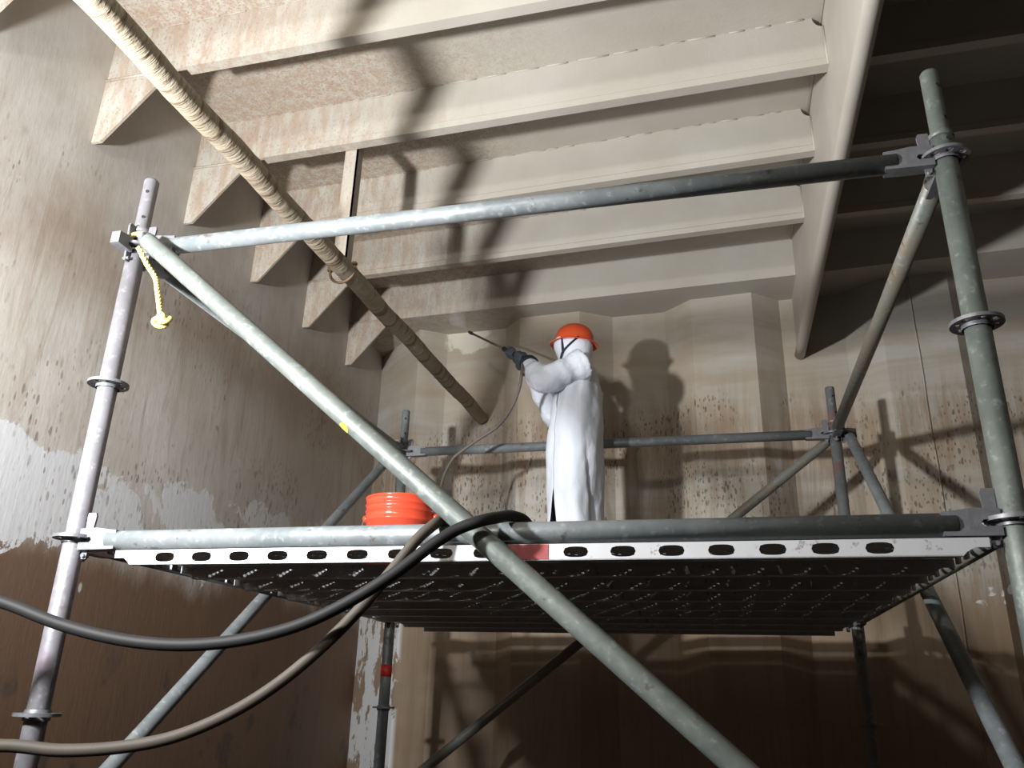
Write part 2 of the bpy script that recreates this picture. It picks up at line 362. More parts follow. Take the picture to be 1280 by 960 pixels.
# wedge head (points to -x towards the standard at local x=0, tube starts at x=0.095) and its wedge
mb = MB()
mb.prism([(-0.026, 0.008), (-0.026, 0.034), (0.03, 0.036), (0.075, 0.030), (0.10, 0.028), (0.10, -0.028), (0.075, -0.029), (0.03, -0.0295), (-0.026, -0.0295), (-0.026, -0.008), (0.012, -0.008), (0.018, 0.0), (0.012, 0.008)],
         lambda p: (p[0], -0.021, p[1]), lambda p: (p[0], 0.021, p[1]))
ME_head = mb.mesh('wedge_head'); ME_head.materials.append(M_cast)
mb = MB(); mb.prism([(-0.012, -0.055), (0.004, -0.055), (0.014, 0.075), (0.010, 0.085), (-0.016, 0.085), (-0.018, 0.075)], lambda p: (p[0], -0.0035, p[1]), lambda p: (p[0], 0.0035, p[1]))
mb.tube((-0.003, -0.012, -0.045), (-0.003, 0.012, -0.045), 0.006, 8)
ME_wedge = mb.mesh('wedge'); ME_wedge.materials.append(M_cast)

W = 2.57
tower = empty('scaffold_tower', (0, 0, FZ)); tag(tower, 'galvanised steel tube scaffold tower with disc joints and diagonal braces', 'scaffold')
def T(p): return Vector(p) - Vector((0, 0, FZ))
def standard(x, y, mat, lab, ztop, dots=False):
    st = MB().tube(T((x, y, FZ + 0.20)), T((x, y, 1.07)), 0.031, 20).build('standard', mat, tower); st['label'] = lab
    sp = MB().sweep([T((x, y, 1.06)), T((x, y, 1.075)), T((x, y, 1.085)), T((x, y, ztop - 0.006)), T((x, y, ztop))], [0.033, 0.033, 0.0255, 0.0255, 0.022], 18).build('spigot', mat, st)
    for z, a in ((ztop - 0.06, -1.2), (1.12, -1.0), (1.045, -1.3)):
        rr = 0.0262 if z > 1.08 else 0.0315
        c = T((x + rr*math.cos(a), y + rr*math.sin(a), z)); dd = Vector((math.cos(a), math.sin(a), 0))
        MB().tube(c - dd*0.004, c + dd*0.0008, 0.006, 8).build('pin_hole', M_dark, st)
    for z in (1.0, 0.5, 0.0, -0.5, -1.0, -1.5):
        link('rosette', ME_ros, st, M=Matrix.Translation(T((x, y, z))) @ Matrix.Rotation(0.0, 4, 'Z'))
    MB().tube(T((x, y, FZ + 0.005)), T((x, y, FZ + 0.35)), 0.019, 12).build('jack_screw', M_cast, st)
    MB().aabb(x - 0.075, x + 0.075, y - 0.075, y + 0.075, 0.0, 0.008).build('base_plate', M_cast, st)
    return st
M_dark = simple('dark_hole', (0.02, 0.018, 0.016), 0.9)
sFL = standard(0, 0, M_pink, 'chalky pale upright by the left wall', 1.284)
sFR = standard(W, 0, M_green, 'greenish grey upright at the right edge', 1.291)
sBL = standard(0, W, M_galv, 'grey far upright with red tape below the platform', 1.279)
sBR = standard(W, W, M_red, 'rust spotted far upright on the right', 1.277)
MB().sweep([T((0, W, -0.27)), T((0, W, -0.335))], 0.0325, 18).build('tape', M_tape, sBL)['label'] = 'band of red tape'

def member(name, mat, a, b, r, lab=None, wedge=True, off=0.0):
    """tube between two standards with a wedge head on each rosette; a, b = rosette centres"""
    a, b = Vector(a), Vector(b); d = (b - a); h = Vector((d.x, d.y, 0)).normalized()
    z = Vector((0, 0, 1)); y = z.cross(h)
    ra, rb = a + h*0.125, b - h*0.125
    o = MB().tube(T(ra), T(rb), r, 20).build(name, mat, tower)
    if lab: o['label'] = lab
    for p, s in ((a, 1), (b, -1)):
        M = Matrix((h*s, y*s, z)).transposed().to_4x4(); M.translation = T(p + h*s*0.058)
        hd = link('wedge_head', ME_head, o, M=M)
        M2 = M.copy(); M2.translation = T(p + h*s*0.05)
        link('wedge', ME_wedge, o, M=M2)
    return o
R = 0.0285
for z in (1.0, -0.010, -1.5):
    for (p, q, mt, lb) in (((0,0),(W,0),M_galv,'front'), ((0,W),(W,W),M_galv,'back'), ((0,0),(0,W),M_galv,'left'), ((W,0),(W,W),M_olive,'right')):
        if z == 1.0: t = lb + ' top guard rail'
        elif z > -1: t = lb + ' ledger carrying the platform'
        else: t = lb + ' ledger near the tank bottom'
        member('ledger', mt, (*p, z), (*q, z), R, t)
def brace(a, b, mat, off, lab, r=0.0275, ends=None):
    a, b, off = Vector(a), Vector(b), Vector(off); d = (b - a).normalized()
    A, B = (Vector(ends[0]), Vector(ends[1])) if ends else (a + off, b + off)
    d = (B - A).normalized()
    o = MB().sweep([T(A + d*0.03), T(A + d*0.06), T(B - d*0.06), T(B - d*0.03)], [r*0.75, r, r, r*0.75], 20).build('diagonal_brace', mat, tower); o['label'] = lab
    for p, e, tb in ((a, 1, A), (b, -1, B)):
        n = off.normalized(); h = Vector((d.x, d.y, 0)).normalized() * e
        M = Matrix((n, Vector((0, 0, 1)).cross(n), Vector((0, 0, 1)))).transposed().to_4x4(); M.translation = T(p + n*0.055)
        link('wedge_head', ME_head, o, M=M @ Matrix.Diagonal((0.55, 0.8, 0.75, 1)))
        M2 = M.copy(); M2.translation = T(p + n*0.046); link('wedge', ME_wedge, o, M=M2)
        MB().tube(T(tb - n*0.02 + d*e*0.045), T(tb + n*0.036 + d*e*0.045), 0.012, 10).build('pivot_pin', M_cast, o)
    return o
db = brace((0, 0, 0.99), (W, 0, -1.13), M_green, (0, -0.075, 0), 'long diagonal brace across the front', 0.0295, ((0.06, -0.075, 1.016), (2.60, -0.075, -1.122)))
brace((0, W, 1.0), (0, 0, -1.0), M_galv, (-0.06, 0, 0), 'left side diagonal brace')
brace((W, W, 1.0), (W, 0, -1.0), M_galv, (0.07, 0, 0), 'right side diagonal brace')
brace((W, W, 1.0), (0, W, -1.0), M_olive, (0, 0.06, 0), 'far diagonal brace')
# dab of yellow paint on the front brace
dv = (Vector((2.60, 0, -1.122)) - Vector((0.06, 0, 1.016))).normalized()
pc = Vector((0.06, -0.075, 1.016)) + dv * 1.10
mb = MB(); un = dv.cross(Vector((0, 1, 0))).normalized(); rw = []
for i in range(7):
    wd = 0.75 * math.sin(math.pi*(i + 0.6)/7.2); rw.append(mb.addv([T(pc + dv*0.006*i + (Vector((0, -1, 0))*math.cos(t) + un*math.sin(t))*0.0302) for t in [-1.0 + wd*(k/4 - 0.5)*1.6 for k in range(5)]]))
for p, q in zip(rw[:-1], rw[1:]):
    for k in range(4): mb.face((p+k, p+k+1, q+k+1, q+k), True)
mb.build('paint_dab', M_yellow, db)

# ------------------------------------------------------------ perforated planks
g = G('plank_steel', 0.45, 0.2, 0.5)
f = g.noise(9, 4); base = g.mix(f, (0.40, 0.40, 0.41), (0.52, 0.52, 0.53))
base = g.mix(g.mul(g.ss(g.noise(25, 5, 0.7), 0.6, 0.66), 0.6), base, (0.13, 0.10, 0.08)); g.color(base); M_plank = g.m
PX0, PX1, PW, PH = 0.170, 2.505, 0.3212, 0.044
ZP = -0.0415
def slot_side(y, t):
    mb = MB()
    def fn(u, v, s): return (u, y + (t if s else 0), v)
    xs = [0.34 + 0.1206*k for k in range(17)]
    e0 = xs[0] - 0.0603; e1 = xs[-1] + 0.0603
    for x in xs: mb.cellhole(fn, x - 0.0603, x + 0.0603, -PH, -0.002, 0.032, 0.0135, 3, 20)
    for poly in ([(PX0, -0.002), (e0, -0.002), (e0, -PH), (PX0 + 0.055, -PH), (PX0 + 0.045, -0.034), (PX0 + 0.032, -0.024), (PX0, -0.024)],
                 [(e1, -0.002), (PX1, -0.002), (PX1, -0.024), (PX1 - 0.032, -0.024), (PX1 - 0.05, -0.034), (PX1 - 0.06, -PH), (e1, -PH)]):
        mb.prism(poly, lambda p: fn(p[0], p[1], 0), lambda p: fn(p[0], p[1], 1))
    return mb
def plank_meshes():
    side0 = slot_side(0.0, 0.003); side1 = MB().aabb(PX0 + 0.05, PX1 - 0.05, PW - 0.003, PW, -PH, -0.001)
    for sd, y0, y1 in ((side0, 0.0, 0.016), (side1, PW - 0.016, PW)): sd.aabb(e_[0], e_[1], y0, y1, -PH, -PH + 0.003)
    top = MB(); xb, yb, hx, hy = [PX0], [0.0], set(), set()
    for c in range(19):                                  # narrow columns / rows of the grid carry the punched holes
        for q in range(4):
            x = PX0 + 0.085 + 0.1206*c + 0.017*q; hx.add(len(xb)); xb += [x, x + 0.0085]
    xb.append(PX1)
    for c in range(3):
        for q in range(4):
            y = 0.035 + 0.092*c + 0.0155*q; hy.add(len(yb)); yb += [y, y + 0.0095]
    yb.append(PW); nx, ny = len(xb) - 1, len(yb) - 1
    i0 = top.addv([(x, y, 0.0) for y in yb for x in xb]); hxs, hys = sorted(hx), sorted(hy)
    for j in range(ny):
        for i in range(nx):
            q = [i0 + j*(nx+1) + i, i0 + j*(nx+1) + i + 1, i0 + (j+1)*(nx+1) + i + 1, i0 + (j+1)*(nx+1) + i]
            if i in hx and j in hy and hxs.index(i) % 4 == hys.index(j) % 4:
                bt = top.addv([(top.v[k][0], top.v[k][1], -0.0020) for k in q])
                for e in range(4): top.face((q[e], q[(e+1) % 4], bt + (e+1) % 4, bt + e))
            else: top.face(q)
    hooks = []
    for x0, x1, xa, xc in ((PX0 - 0.200, PX0 + 0.005, PX0 - 0.004, PX0 + 0.003), (PX1 - 0.005, PX1 + 0.095, PX1 - 0.003, PX1 + 0.004)):
        for y in (0.05, 0.13, 0.20, 0.28):
            h = MB(); h.prism([(x0, -ZP + 0.0195), (x0, -ZP + 0.0265), (x1, -ZP + 0.0265), (x1, -0.02), (x1 - 0.008 if x0 < 1 else x1, -0.02), (x1 - 0.008 if x0 < 1 else x1, -ZP + 0.0195)] if x0 < 1 else
                              [(x1, -ZP + 0.0195), (x1, -ZP + 0.0265), (x0, -ZP + 0.0265), (x0, -0.02), (x0 + 0.008, -0.02), (x0 + 0.008, -ZP + 0.0195)],
                              lambda p: (p[0], y - 0.014, p[1]), lambda p: (p[0], y + 0.014, p[1])); hooks.append(h)
    out = []
    for nm, q in (('deck_sheet', top), ('side_rail', side0), ('side_rail', side1), *[('hook_far' if k % 4 > 1 else 'hook_near', h) for k, h in enumerate(hooks)]):
        me = q.mesh('hook' if nm.startswith('hook') else nm); me.materials.append(M_plank); out.append((nm, me))
    return out
e_ = (PX0 + 0.055, PX1 - 0.06)
PM = plank_meshes()
ordn = ['front edge, its row of oval slots in view', 'second from the front ledger', 'third from the front ledger, under the orange bucket', 'fourth from the front ledger, behind the orange bucket',
        'fifth from the front ledger, in the middle of the platform', 'third from the far rail', 'second from the far rail, under the worker', 'along the far rail, at the back of the platform']
planks = []
for i in range(8):
    pk = empty('scaffold_plank', (0, -0.020 + 0.322*i, ZP)); planks.append(pk)
    tag(pk, ('perforated steel plank at the ' if i == 0 else 'perforated steel plank, ') + ordn[i], 'plank', 'steel planks of the platform')
    for nm, me in PM:
        if nm == ('hook_near' if i < 4 else 'hook_far'): continue      # hooks keep clear of the joints at the corners
        link(nm.split('_')[0] if nm.startswith('hook') else nm, me, pk)
M_redp = simple('red_paint_mark', (0.28, 0.05, 0.05), 0.6, 0, 0.6, 30)
MB().aabb(1.335, 1.475, -0.0015, 0.0, -0.041, -0.003).build('paint_mark', M_redp, planks[0])['label'] = 'faded red paint mark'

# ============================================================ BUCKET
bk = empty('bucket', (0.63, 1.05, ZP + 0.001)); tag(bk, 'orange plastic bucket with ribbed rim standing on the platform', 'bucket')
g = G('orange_bucket_plastic', 0.2, 0, 0.5); g.color(g.mix(g.noise(6, 3), (0.66, 0.072, 0.032), (0.60, 0.06, 0.027))); M_bucket = g.m
pr = [(0.0, 0.004), (0.120, 0.0), (0.125, 0.006), (0.139, 0.272), (0.1455, 0.274), (0.1465, 0.279), (0.1425, 0.283), (0.1435, 0.312), (0.1465, 0.3135), (0.1465, 0.3175), (0.1435, 0.319), (0.1445, 0.338), (0.1475, 0.3395), (0.1475, 0.3435), (0.1445, 0.345), (0.1455, 0.366), (0.149, 0.368), (0.149, 0.374), (0.141, 0.374), (0.139, 0.36), (0.122, 0.012), (0.0, 0.010)]
MB().lathe(pr, n=48).build('bucket_shell', M_bucket, bk)
M_wire = simple('handle_wire', (0.35, 0.33, 0.33), 0.4, 0.6)
for s in (-1, 1):
    MB().tube((s*0.142, -0.0, 0.300), (s*0.164, -0.0, 0.300), 0.014, 12).build('handle_lug', M_bucket, bk)
hw = [(0.158*math.cos(a), -0.163*math.sin(a)*0.98, 0.300 - 0.165*math.sin(a)) for a in [math.pi*k/24 for k in range(25)]]
hd = MB().sweep(hw, 0.0028, 8).build('handle', M_wire, bk)
MB().sweep(hw[10:15], 0.011, 10).build('hand_grip', simple('grip_plastic', (0.05, 0.05, 0.05)), hd)

# ============================================================ HOSES
M_blk = simple('black_rubber_hose', (0.014, 0.013, 0.013), 0.62, 0, 0.3, 12, 0.1, 0.25)
g = G('dusty_hose', 0.65, 0, 0.35); g.color(g.mix(g.noise(7, 4), (0.04, 0.033, 0.026), (0.085, 0.069, 0.052))); M_tanh = g.m
h1 = [(-0.55,-1.9,-1.97),(-0.45,-1.2,-1.5),(-0.25,-0.55,-0.55),(-0.03,-.33,-.21),(0.083, -0.3, -0.221), (0.273, -0.29, -0.275), (0.45, -0.28, -0.309), (0.614, -0.27, -0.319), (0.767, -0.255, -0.305), (0.903, -0.24, -0.27), (1.016, -0.225, -0.217), (1.126, -0.205, -0.145), (1.213,-.175,-.069),(1.265,-.15,-.028),(1.321,-.128,-.002),(1.351,-.07,.018),(1.372,0,.0355),(1.395,.07,.030),(1.40,.19,ZP+.030),(1.37,.33,ZP+.019),(1.30,.50,ZP+.018),(1.15,.75,ZP+.018),(1.25,1.2,ZP+.018),(1.5,1.6,ZP+.018),(1.62,1.9,ZP+.018)]
o = MB().sweep(spline(h1, 6), 0.0155, 12).build('pressure_hose', M_blk); tag(o, 'black rubber hose in the upper loop, laid over the front ledger', 'hose')
h2 = [(-0.62,-1.7,-1.975),(-0.45,-1.3,-1.85),(-0.2,-0.7,-1.0),(0.05,-0.40,-0.58),(0.213, -0.33, -0.557), (0.358, -0.3, -0.563), (0.497, -0.27, -0.552), (0.626, -0.245, -0.524), (0.75, -0.22, -0.468), (0.856, -0.2, -0.397), (0.949, -0.175, -0.309), (1.025, -0.15, -0.219), (1.09, -0.12, -0.121), (1.138,-.09,-.041),(1.166,-.065,-.003),(1.18,-.03,.023),(1.192,0,.0350),(1.205,.05,.028),(1.215,.14,ZP+.027),(1.22,.25,ZP+.018),(1.08,.35,ZP+.018),(0.95,.75,ZP+.018),(0.92,1.1,ZP+.018),(0.98,1.5,ZP+.018)]
o = MB().sweep(spline(h2, 6), 0.0150, 12).build('pressure_hose', M_tanh); tag(o, 'dusty brown hose hanging in the lower loop from the front ledger beside the bucket', 'hose')

# ============================================================ ROPE on the left upright
M_rope = simple('yellow_rope', (0.58, 0.46, 0.14), 0.75, 0, 0.3, 60, 0.5)
rp = empty('yellow_rope', (0.05, -0.035, 0.93)); tag(rp, 'short yellow rope with knotted end hanging from the left upright', 'rope')
def strand(pts, r, name, twist=160):
    P = spline(pts, 10); mb = MB()
    for ph in (0, 2.094, 4.189):
        Q = []
        for k, p in enumerate(P):
            t = (P[min(k+1, len(P)-1)] - P[max(k-1, 0)]).normalized(); u = t.cross(Vector((0.3, 1, 0.2))).normalized(); v = t.cross(u); a = ph + k*0.9
            Q.append(p + (u*math.cos(a) + v*math.sin(a)) * r * 0.55)
        mb.sweep(Q, r * 0.62, 6)
    return mb.build(name, M_rope, rp)
b0 = Vector((0.05, -0.035, 0.93))
strand([Vector(p) - b0 for p in [(.078,-.085,.955),(.105,-.06,.90),(.135,-.045,.855),(.152,-.045,.81),(.172,-.045,.75),(.186,-.045,.705)]], 0.0085, 'cord')
kn = [Vector((.198, -.05, .69)) - b0 + Vector((0.0125*math.cos(a*2)*(1.5+0.8*math.cos(a*3)), 0.011*math.sin(a*3), 0.0085*math.sin(a*2)*(1.5+0.8*math.cos(a*3)))) for a in [2*math.pi*k/30 for k in range(31)]]
strand(kn, 0.008, 'knot')
strand([Vector((0.040*math.cos(a), 0.040*math.sin(a), 1.035 + 0.012*math.sin(a*1.0 + 1) + 0.004*a/6)) - b0 for a in [2*math.pi*2*k/32 for k in range(33)]], 0.0075, 'turns_round_post')

# ============================================================ PERSON
def modmesh(o, vox, smooth_it=6):
    r = o.modifiers.new('r', 'REMESH'); r.mode = 'VOXEL'; r.voxel_size = vox; r.use_smooth_shade = True
    s = o.modifiers.new('s', 'SMOOTH'); s.iterations = smooth_it; s.factor = 0.5
    return o
def ell(mb, c, r, n=16, m=10):
    c = Vector(c); pr = [(math.sin(math.pi*k/m), -math.cos(math.pi*k/m)) for k in range(m + 1)]
    rings = [mb.addv([c + Vector((r[0]*q*math.cos(2*math.pi*j/n), r[1]*q*math.sin(2*math.pi*j/n), r[2]*z)) for j in range(n)]) for q, z in pr[1:-1]]
    b = mb.addv([c - Vector((0, 0, r[2]))]); t = mb.addv([c + Vector((0, 0, r[2]))])
    for x, y in zip(rings[:-1], rings[1:]):
        for j in range(n): mb.face((x+j, x+(j+1) % n, y+(j+1) % n, y+j), True)
    for j in range(n): mb.face((b, rings[0]+(j+1) % n, rings[0]+j), True); mb.face((t, rings[-1]+j, rings[-1]+(j+1) % n), True)
def limb(mb, pts, rad):
    for k in range(len(pts) - 1):
        mb.sweep([pts[k], pts[k+1]], [rad[k], rad[k+1]], 12)
    for p, r in zip(pts, rad): ell(mb, p, (r, r, r), 12, 8)
PX, PY, PZ = 1.15, 2.29, ZP + 0.001
ps = empty('person', (PX, PY, PZ)); tag(ps, 'person in long white hooded coat and orange hard hat washing the bulkhead', 'person')
def L(p): return Vector(p) - Vector((PX, PY, PZ))
SHL, ELL, WRL, HAL = (1.185, 2.12, 1.315), (1.015, 2.045, 1.215), (0.905, 2.135, 1.365), (0.855, 2.19, 1.435)
SHR, ELR, WRR, HAR = (1.185, 2.46, 1.315), (1.00, 2.50, 1.145), (0.865, 2.345, 1.415), (0.80, 2.285, 1.505)
M_skin = simple('skin', (0.36, 0.20, 0.13), 0.55, 0, 0.1, 30)
mb = MB()
ell(mb, L((1.138, PY + 0.004, 1.53)), (0.086, 0.076, 0.108)); ell(mb, L((1.085, PY + 0.024, 1.485)), (0.042, 0.045, 0.055))
limb(mb, [L((1.060, PY + 0.045, 1.53)), L((1.052, PY + 0.05, 1.505))], [0.012, 0.015])
ell(mb, L((1.066, PY + 0.038, 1.465)), (0.014, 0.024, 0.007))
for s in (-1, 1): ell(mb, L((1.15, PY + s*0.074, 1.515)), (0.018, 0.012, 0.03))
limb(mb, [L((1.155, PY, 1.30)), L((1.14, PY, 1.48))], [0.07, 0.055])
ell(mb, L((1.165, PY, 1.16)), (0.105, 0.165, 0.20)); ell(mb, L((1.155, PY, 0.86)), (0.10, 0.155, 0.14)); limb(mb, [L((1.16, PY, 1.1)), L((1.155, PY, 0.9))], [0.10, 0.105])
limb(mb, [L((1.175, PY, 1.28)), L(SHL), L(ELL), L(WRL), L(HAL)], [0.09, 0.062, 0.045, 0.026, 0.016])
limb(mb, [L((1.175, PY, 1.28)), L(SHR), L(ELR), L(WRR), L(HAR)], [0.09, 0.062, 0.045, 0.026, 0.016])
for s in (-1, 1):
    limb(mb, [L((1.155, PY + s*0.085, 0.83)), L((1.135, PY + s*0.10, 0.45)), L((1.165, PY + s*0.105, 0.05)), L((1.08, PY + s*0.11, 0.007))], [0.085, 0.055, 0.04, 0.035])
modmesh(mb.build('body', M_skin, ps), 0.009, 5)
# eyes set in the face
for s in (-1, 1):
    e = MB(); ell(e, L((1.068 + s*0.013, PY + 0.034 + s*0.028, 1.535)), (0.008, 0.012, 0.007), 10, 6); e.build('eye', simple('eye_dark', (0.06, 0.05, 0.04), 0.2), ps)
M_navy = simple('navy_trousers', (0.022, 0.028, 0.05), 0.8, 0, 0.3, 25, 0.2)
for s in (-1, 1):
    mb = MB(); limb(mb, [L((1.155, PY + s*0.085, 0.82)), L((1.135, PY + s*0.10, 0.45)), L((1.165, PY + s*0.105, 0.11))], [0.085, 0.070, 0.066])
    modmesh(mb.build('trouser_leg', M_navy, ps), 0.012, 4)
    mb = MB(); limb(mb, [L((1.165, PY + s*0.105, 0.20)), L((1.168, PY + s*0.105, 0.03))], [0.068, 0.058]); ell(mb, L((1.105, PY + s*0.108, 0.008)), (0.125, 0.05, 0.045)); mb.box(L((1.12, PY + s*0.108, -0.027)), (0.13, 0.05, 0.01))
    modmesh(mb.build('boot', simple('black_boot', (0.02, 0.02, 0.02), 0.4), ps), 0.010, 3)
# coat: lofted cloth with folds and a front slit, plus sleeves
g = G('white_coat_cloth', 0.6, 0, 0.3)
g.color(g.mix(g.noise(8, 3), (0.58, 0.605, 0.67), (0.66, 0.68, 0.73)))
g.bump(g.add(g.noise((9, 9, 5), 3, 0.5, dist=1.2), g.mul(g.noise((22, 22, 14), 3, 0.5, dist=1.0), 0.3)), 0.3, 0.02); M_coat = g.m
mb = MB(); NT = 96; rows = []
sec = [(0.36, 1.155, .160, .215), (0.50, 1.150, .148, .205), (0.65, 1.150, .150, .20), (0.80, 1.150, .152, .195), (0.95, 1.150, .150, .19), (1.10, 1.160, .145, .195), (1.22, 1.17, .135, .20), (1.31, 1.17, .115, .19), (1.37, 1.165, .098, .145), (1.42, 1.15, .086, .10), (1.45, 1.145, .078, .082)]
def secat(z):
    for p, q in zip(sec[:-1], sec[1:]):
        if p[0] <= z <= q[0]:
            t = (z - p[0]) / (q[0] - p[0]); t = t*t*(3-2*t); return [p[k] + (q[k]-p[k])*t for k in range(1, 4)]
    return sec[-1][1:]
NZ = 90; TH0 = math.radians(232)
for k in range(NZ + 1):
    z = 0.36 + (1.45 - 0.36) * k / NZ; cx, ax, ay = secat(z)
    gap = max(0.0, (0.64 - z)) * 0.75
    ring = []
    for j in range(NT + 1):
        th = TH0 + gap + (2*math.pi - 2*gap) * j / NT
        lowf = max(0, 1 - (z - 0.36) / 0.7); mid = math.exp(-((z - 0.95) / 0.22) ** 2)
        f = 1 + 0.075*lowf*math.sin(5*th + 0.7 + 1.5*z) + 0.018*math.sin(9*th - 7*z) * (1 - 0.5*lowf)
        f += 0.05*mid*abs(math.sin(1.5*th + 7*z)) - 0.02 + 0.035*math.sin(2.2*th + 13*z + 1.0)*math.exp(-((z-1.15)/0.15)**2)
        # long crease from the waist down the back of the skirt, cloth behind it hangs inwards
        dth = (th - math.radians(300 + (0.85 - z)*45) + math.pi) % (2*math.pi) - math.pi
        if z < 0.95 and dth > 0: f -= 0.10 * min(1, (0.95 - z)/0.2) * math.exp(-(dth/0.30)) * min(1, dth/0.05)
        f += 0.045*mnoise.noise(Vector((th*1.9, z*6, 2))) + 0.02*mnoise.noise(Vector((th*4.5, z*14, 7)))
        ring.append(L((cx + ax*f*math.cos(th), PY + ay*f*math.sin(th), z)))
    rows.append(mb.addv(ring))
for a, b in zip(rows[:-1], rows[1:]):
    for j in range(NT): mb.face((a+j, a+j+1, b+j+1, b+j), True)
coat = mb.build('coat', M_coat, ps); sm = coat.modifiers.new('t', 'SOLIDIFY'); sm.thickness = 0.004; sm.offset = 1
def sleeve(S0, E, Wp, name):
    S0, E, Wp = Vector(S0), Vector(E), Vector(Wp); pts = [S0 + (S0 - E).normalized()*0.05, S0, S0.lerp(E, .33), S0.lerp(E, .66), E, E.lerp(Wp, .35), E.lerp(Wp, .7), Wp]
    P = spline(pts, 7); n = len(P); rr = []
    for k in range(n):
        t = k / (n - 1); r = 0.098 - 0.046*t + 0.005*math.sin(t*19) + 0.003*math.sin(t*41 + 1)
        if t > 0.95: r *= 1 - (t - 0.95)*4.0
        rr.append(r)
    m_ = MB(); m_.sweep([L(p) for p in P], rr, 24); o_ = m_.build(name, M_coat, ps)
    modmesh(o_, 0.011, 3); tx = bpy.data.textures.get('folds') or bpy.data.textures.new('folds', 'CLOUDS'); tx.noise_scale = 0.055
    dm = o_.modifiers.new('d', 'DISPLACE'); dm.texture = tx; dm.strength = 0.016; dm.mid_level = 0.5
    return o_
sleeve(SHL, ELL, WRL, 'sleeve'); sleeve(SHR, ELR, WRR, 'sleeve')
# hood: shell round the head open at the face, gathered at the neck
mb = MB(); rows = []; NT = 40
hs = [(1.40, .098, .100, 1.150), (1.43, .092, .092, 1.148), (1.46, .098, .090, 1.145), (1.50, .110, .094, 1.140), (1.54, .116, .098, 1.138), (1.57, .104, .088, 1.138), (1.595, .088, .074, 1.140), (1.615, .05, .042, 1.142)]
for z, ax, ay, cx in hs:
    op = 0.50 if 1.45 < z < 1.60 else (0.30 if z < 1.60 else 0.05)
    ring = []
    for j in range(NT + 1):
        th = math.pi - 0.5 + op + (2*math.pi - 2*op) * j / NT; f = 1 + 0.025*math.sin(7*th + z*60)
        ring.append(L((cx + ax*f*math.cos(th), PY + ay*f*math.sin(th), z)))
    rows.append(mb.addv(ring))
for a, b in zip(rows[:-1], rows[1:]):
    for j in range(NT): mb.face((a+j, a+j+1, b+j+1, b+j), True)
hood = mb.build('hood', M_coat, ps); ss = hood.modifiers.new('u', 'SUBSURF'); ss.levels = 1; ss.render_levels = 1; sm = hood.modifiers.new('t', 'SOLIDIFY'); sm.thickness = 0.004; sm.offset = 1
# hard hat
M_hat = simple('orange_hard_hat', (0.64, 0.085, 0.026), 0.38, 0, 0.06, 8)
mb = MB(); prh = [(0.142, 0.000), (0.145, 0.003), (0.122, 0.014), (0.116, 0.022), (0.114, 0.045), (0.108, 0.072), (0.095, 0.098), (0.072, 0.118), (0.045, 0.129), (0.018, 0.133), (0.001, 0.1335)]
mb.lathe(prh, n=48, sx=1.0, sy=0.86); mb.lathe([(0.001, 0.130), (0.07, 0.114), (0.105, 0.07), (0.111, 0.04), (0.112, 0.012), (0.142, 0.0)], n=48, sx=1.0, sy=0.86)
hat = mb.build('hard_hat', M_hat, ps); hat.location = L((1.142, PY, 1.527)); hat.rotation_euler = (0.0, math.radians(4), 0)
mb = MB(); mb.sweep([(0.112*math.cos(a), 0, 0.012 + 0.124*math.sin(a)) for a in [math.pi*(0.1 + 0.8*k/16) for k in range(17)]], 0.010, 8); mb.build('crown_ridge', M_hat, hat)
M_strap = simple('navy_strap', (0.015, 0.018, 0.035), 0.7)
for a, b in (((1.085, 2.205, 1.545), (1.098, 2.197, 1.445)), ((1.185, 2.193, 1.545), (1.098, 2.197, 1.455)), ((1.098, 2.197, 1.455), (1.085, 2.215, 1.415))):
    a, b = L(a) - hat.location, L(b) - hat.location; mid = (a + b)/2 + Vector((0, -0.008, 0))
    MB().sweep(spline([a, mid, b], 4), 0.0058, 8).build('chin_strap', M_strap, hat)
# gloves, each with palm, four fingers and thumb closed round the lance
LT, LR = Vector((0.345, 2.727, 1.878)), Vector((0.872, 2.165, 1.413))
ax = (LT - LR).normalized()
M_glove = simple('dark_grey_glove', (0.055, 0.065, 0.08), 0.7, 0, 0.3, 30, 0.3)
def glove(hand, wrist):
    hand, wrist = Vector(hand), Vector(wrist); c = LR + ax * (hand - LR).dot(ax)
    out = (wrist - c); out = (out - ax*out.dot(ax)); out = out.normalized() if out.length > 1e-3 else Vector((0, 0, -1)); sd = ax.cross(out)
    mb = MB(); pc = c + out*0.036
    limb(mb, [L(wrist), L(pc + out*0.01)], [0.036, 0.034])
    for k in range(4):
        o_ = ax * (0.030 - 0.020*k); r = (0.0105, 0.0112, 0.0108, 0.0095)[k]; ln = (0.95, 1.05, 1.0, 0.85)[k]
        base = pc + o_ + sd*0.006
        limb(mb, [L(base), L(c + o_ + (out*0.45 + sd*0.95)*0.028), L(c + o_ + (-out*0.75 + sd*0.7)*0.030*ln), L(c + o_ + (-out*0.75 - sd*0.65)*0.028*ln)], [r*1.15, r*1.05, r, r*0.9])
        limb(mb, [L(pc + o_), L(pc + o_ + out*0.03)], [0.014, 0.013])
    limb(mb, [L(pc + ax*0.035 - sd*0.008), L(c + ax*0.055 + (out*0.35 - sd*0.9)*0.026), L(c + ax*0.058 + (-out*0.8 - sd*0.5)*0.026)], [0.0135, 0.0115, 0.010])
    gl = modmesh(mb.build('glove', M_glove, ps), 0.0045, 3)
    return gl
gl1 = glove(HAL, WRL); gl2 = glove(HAR, WRR)
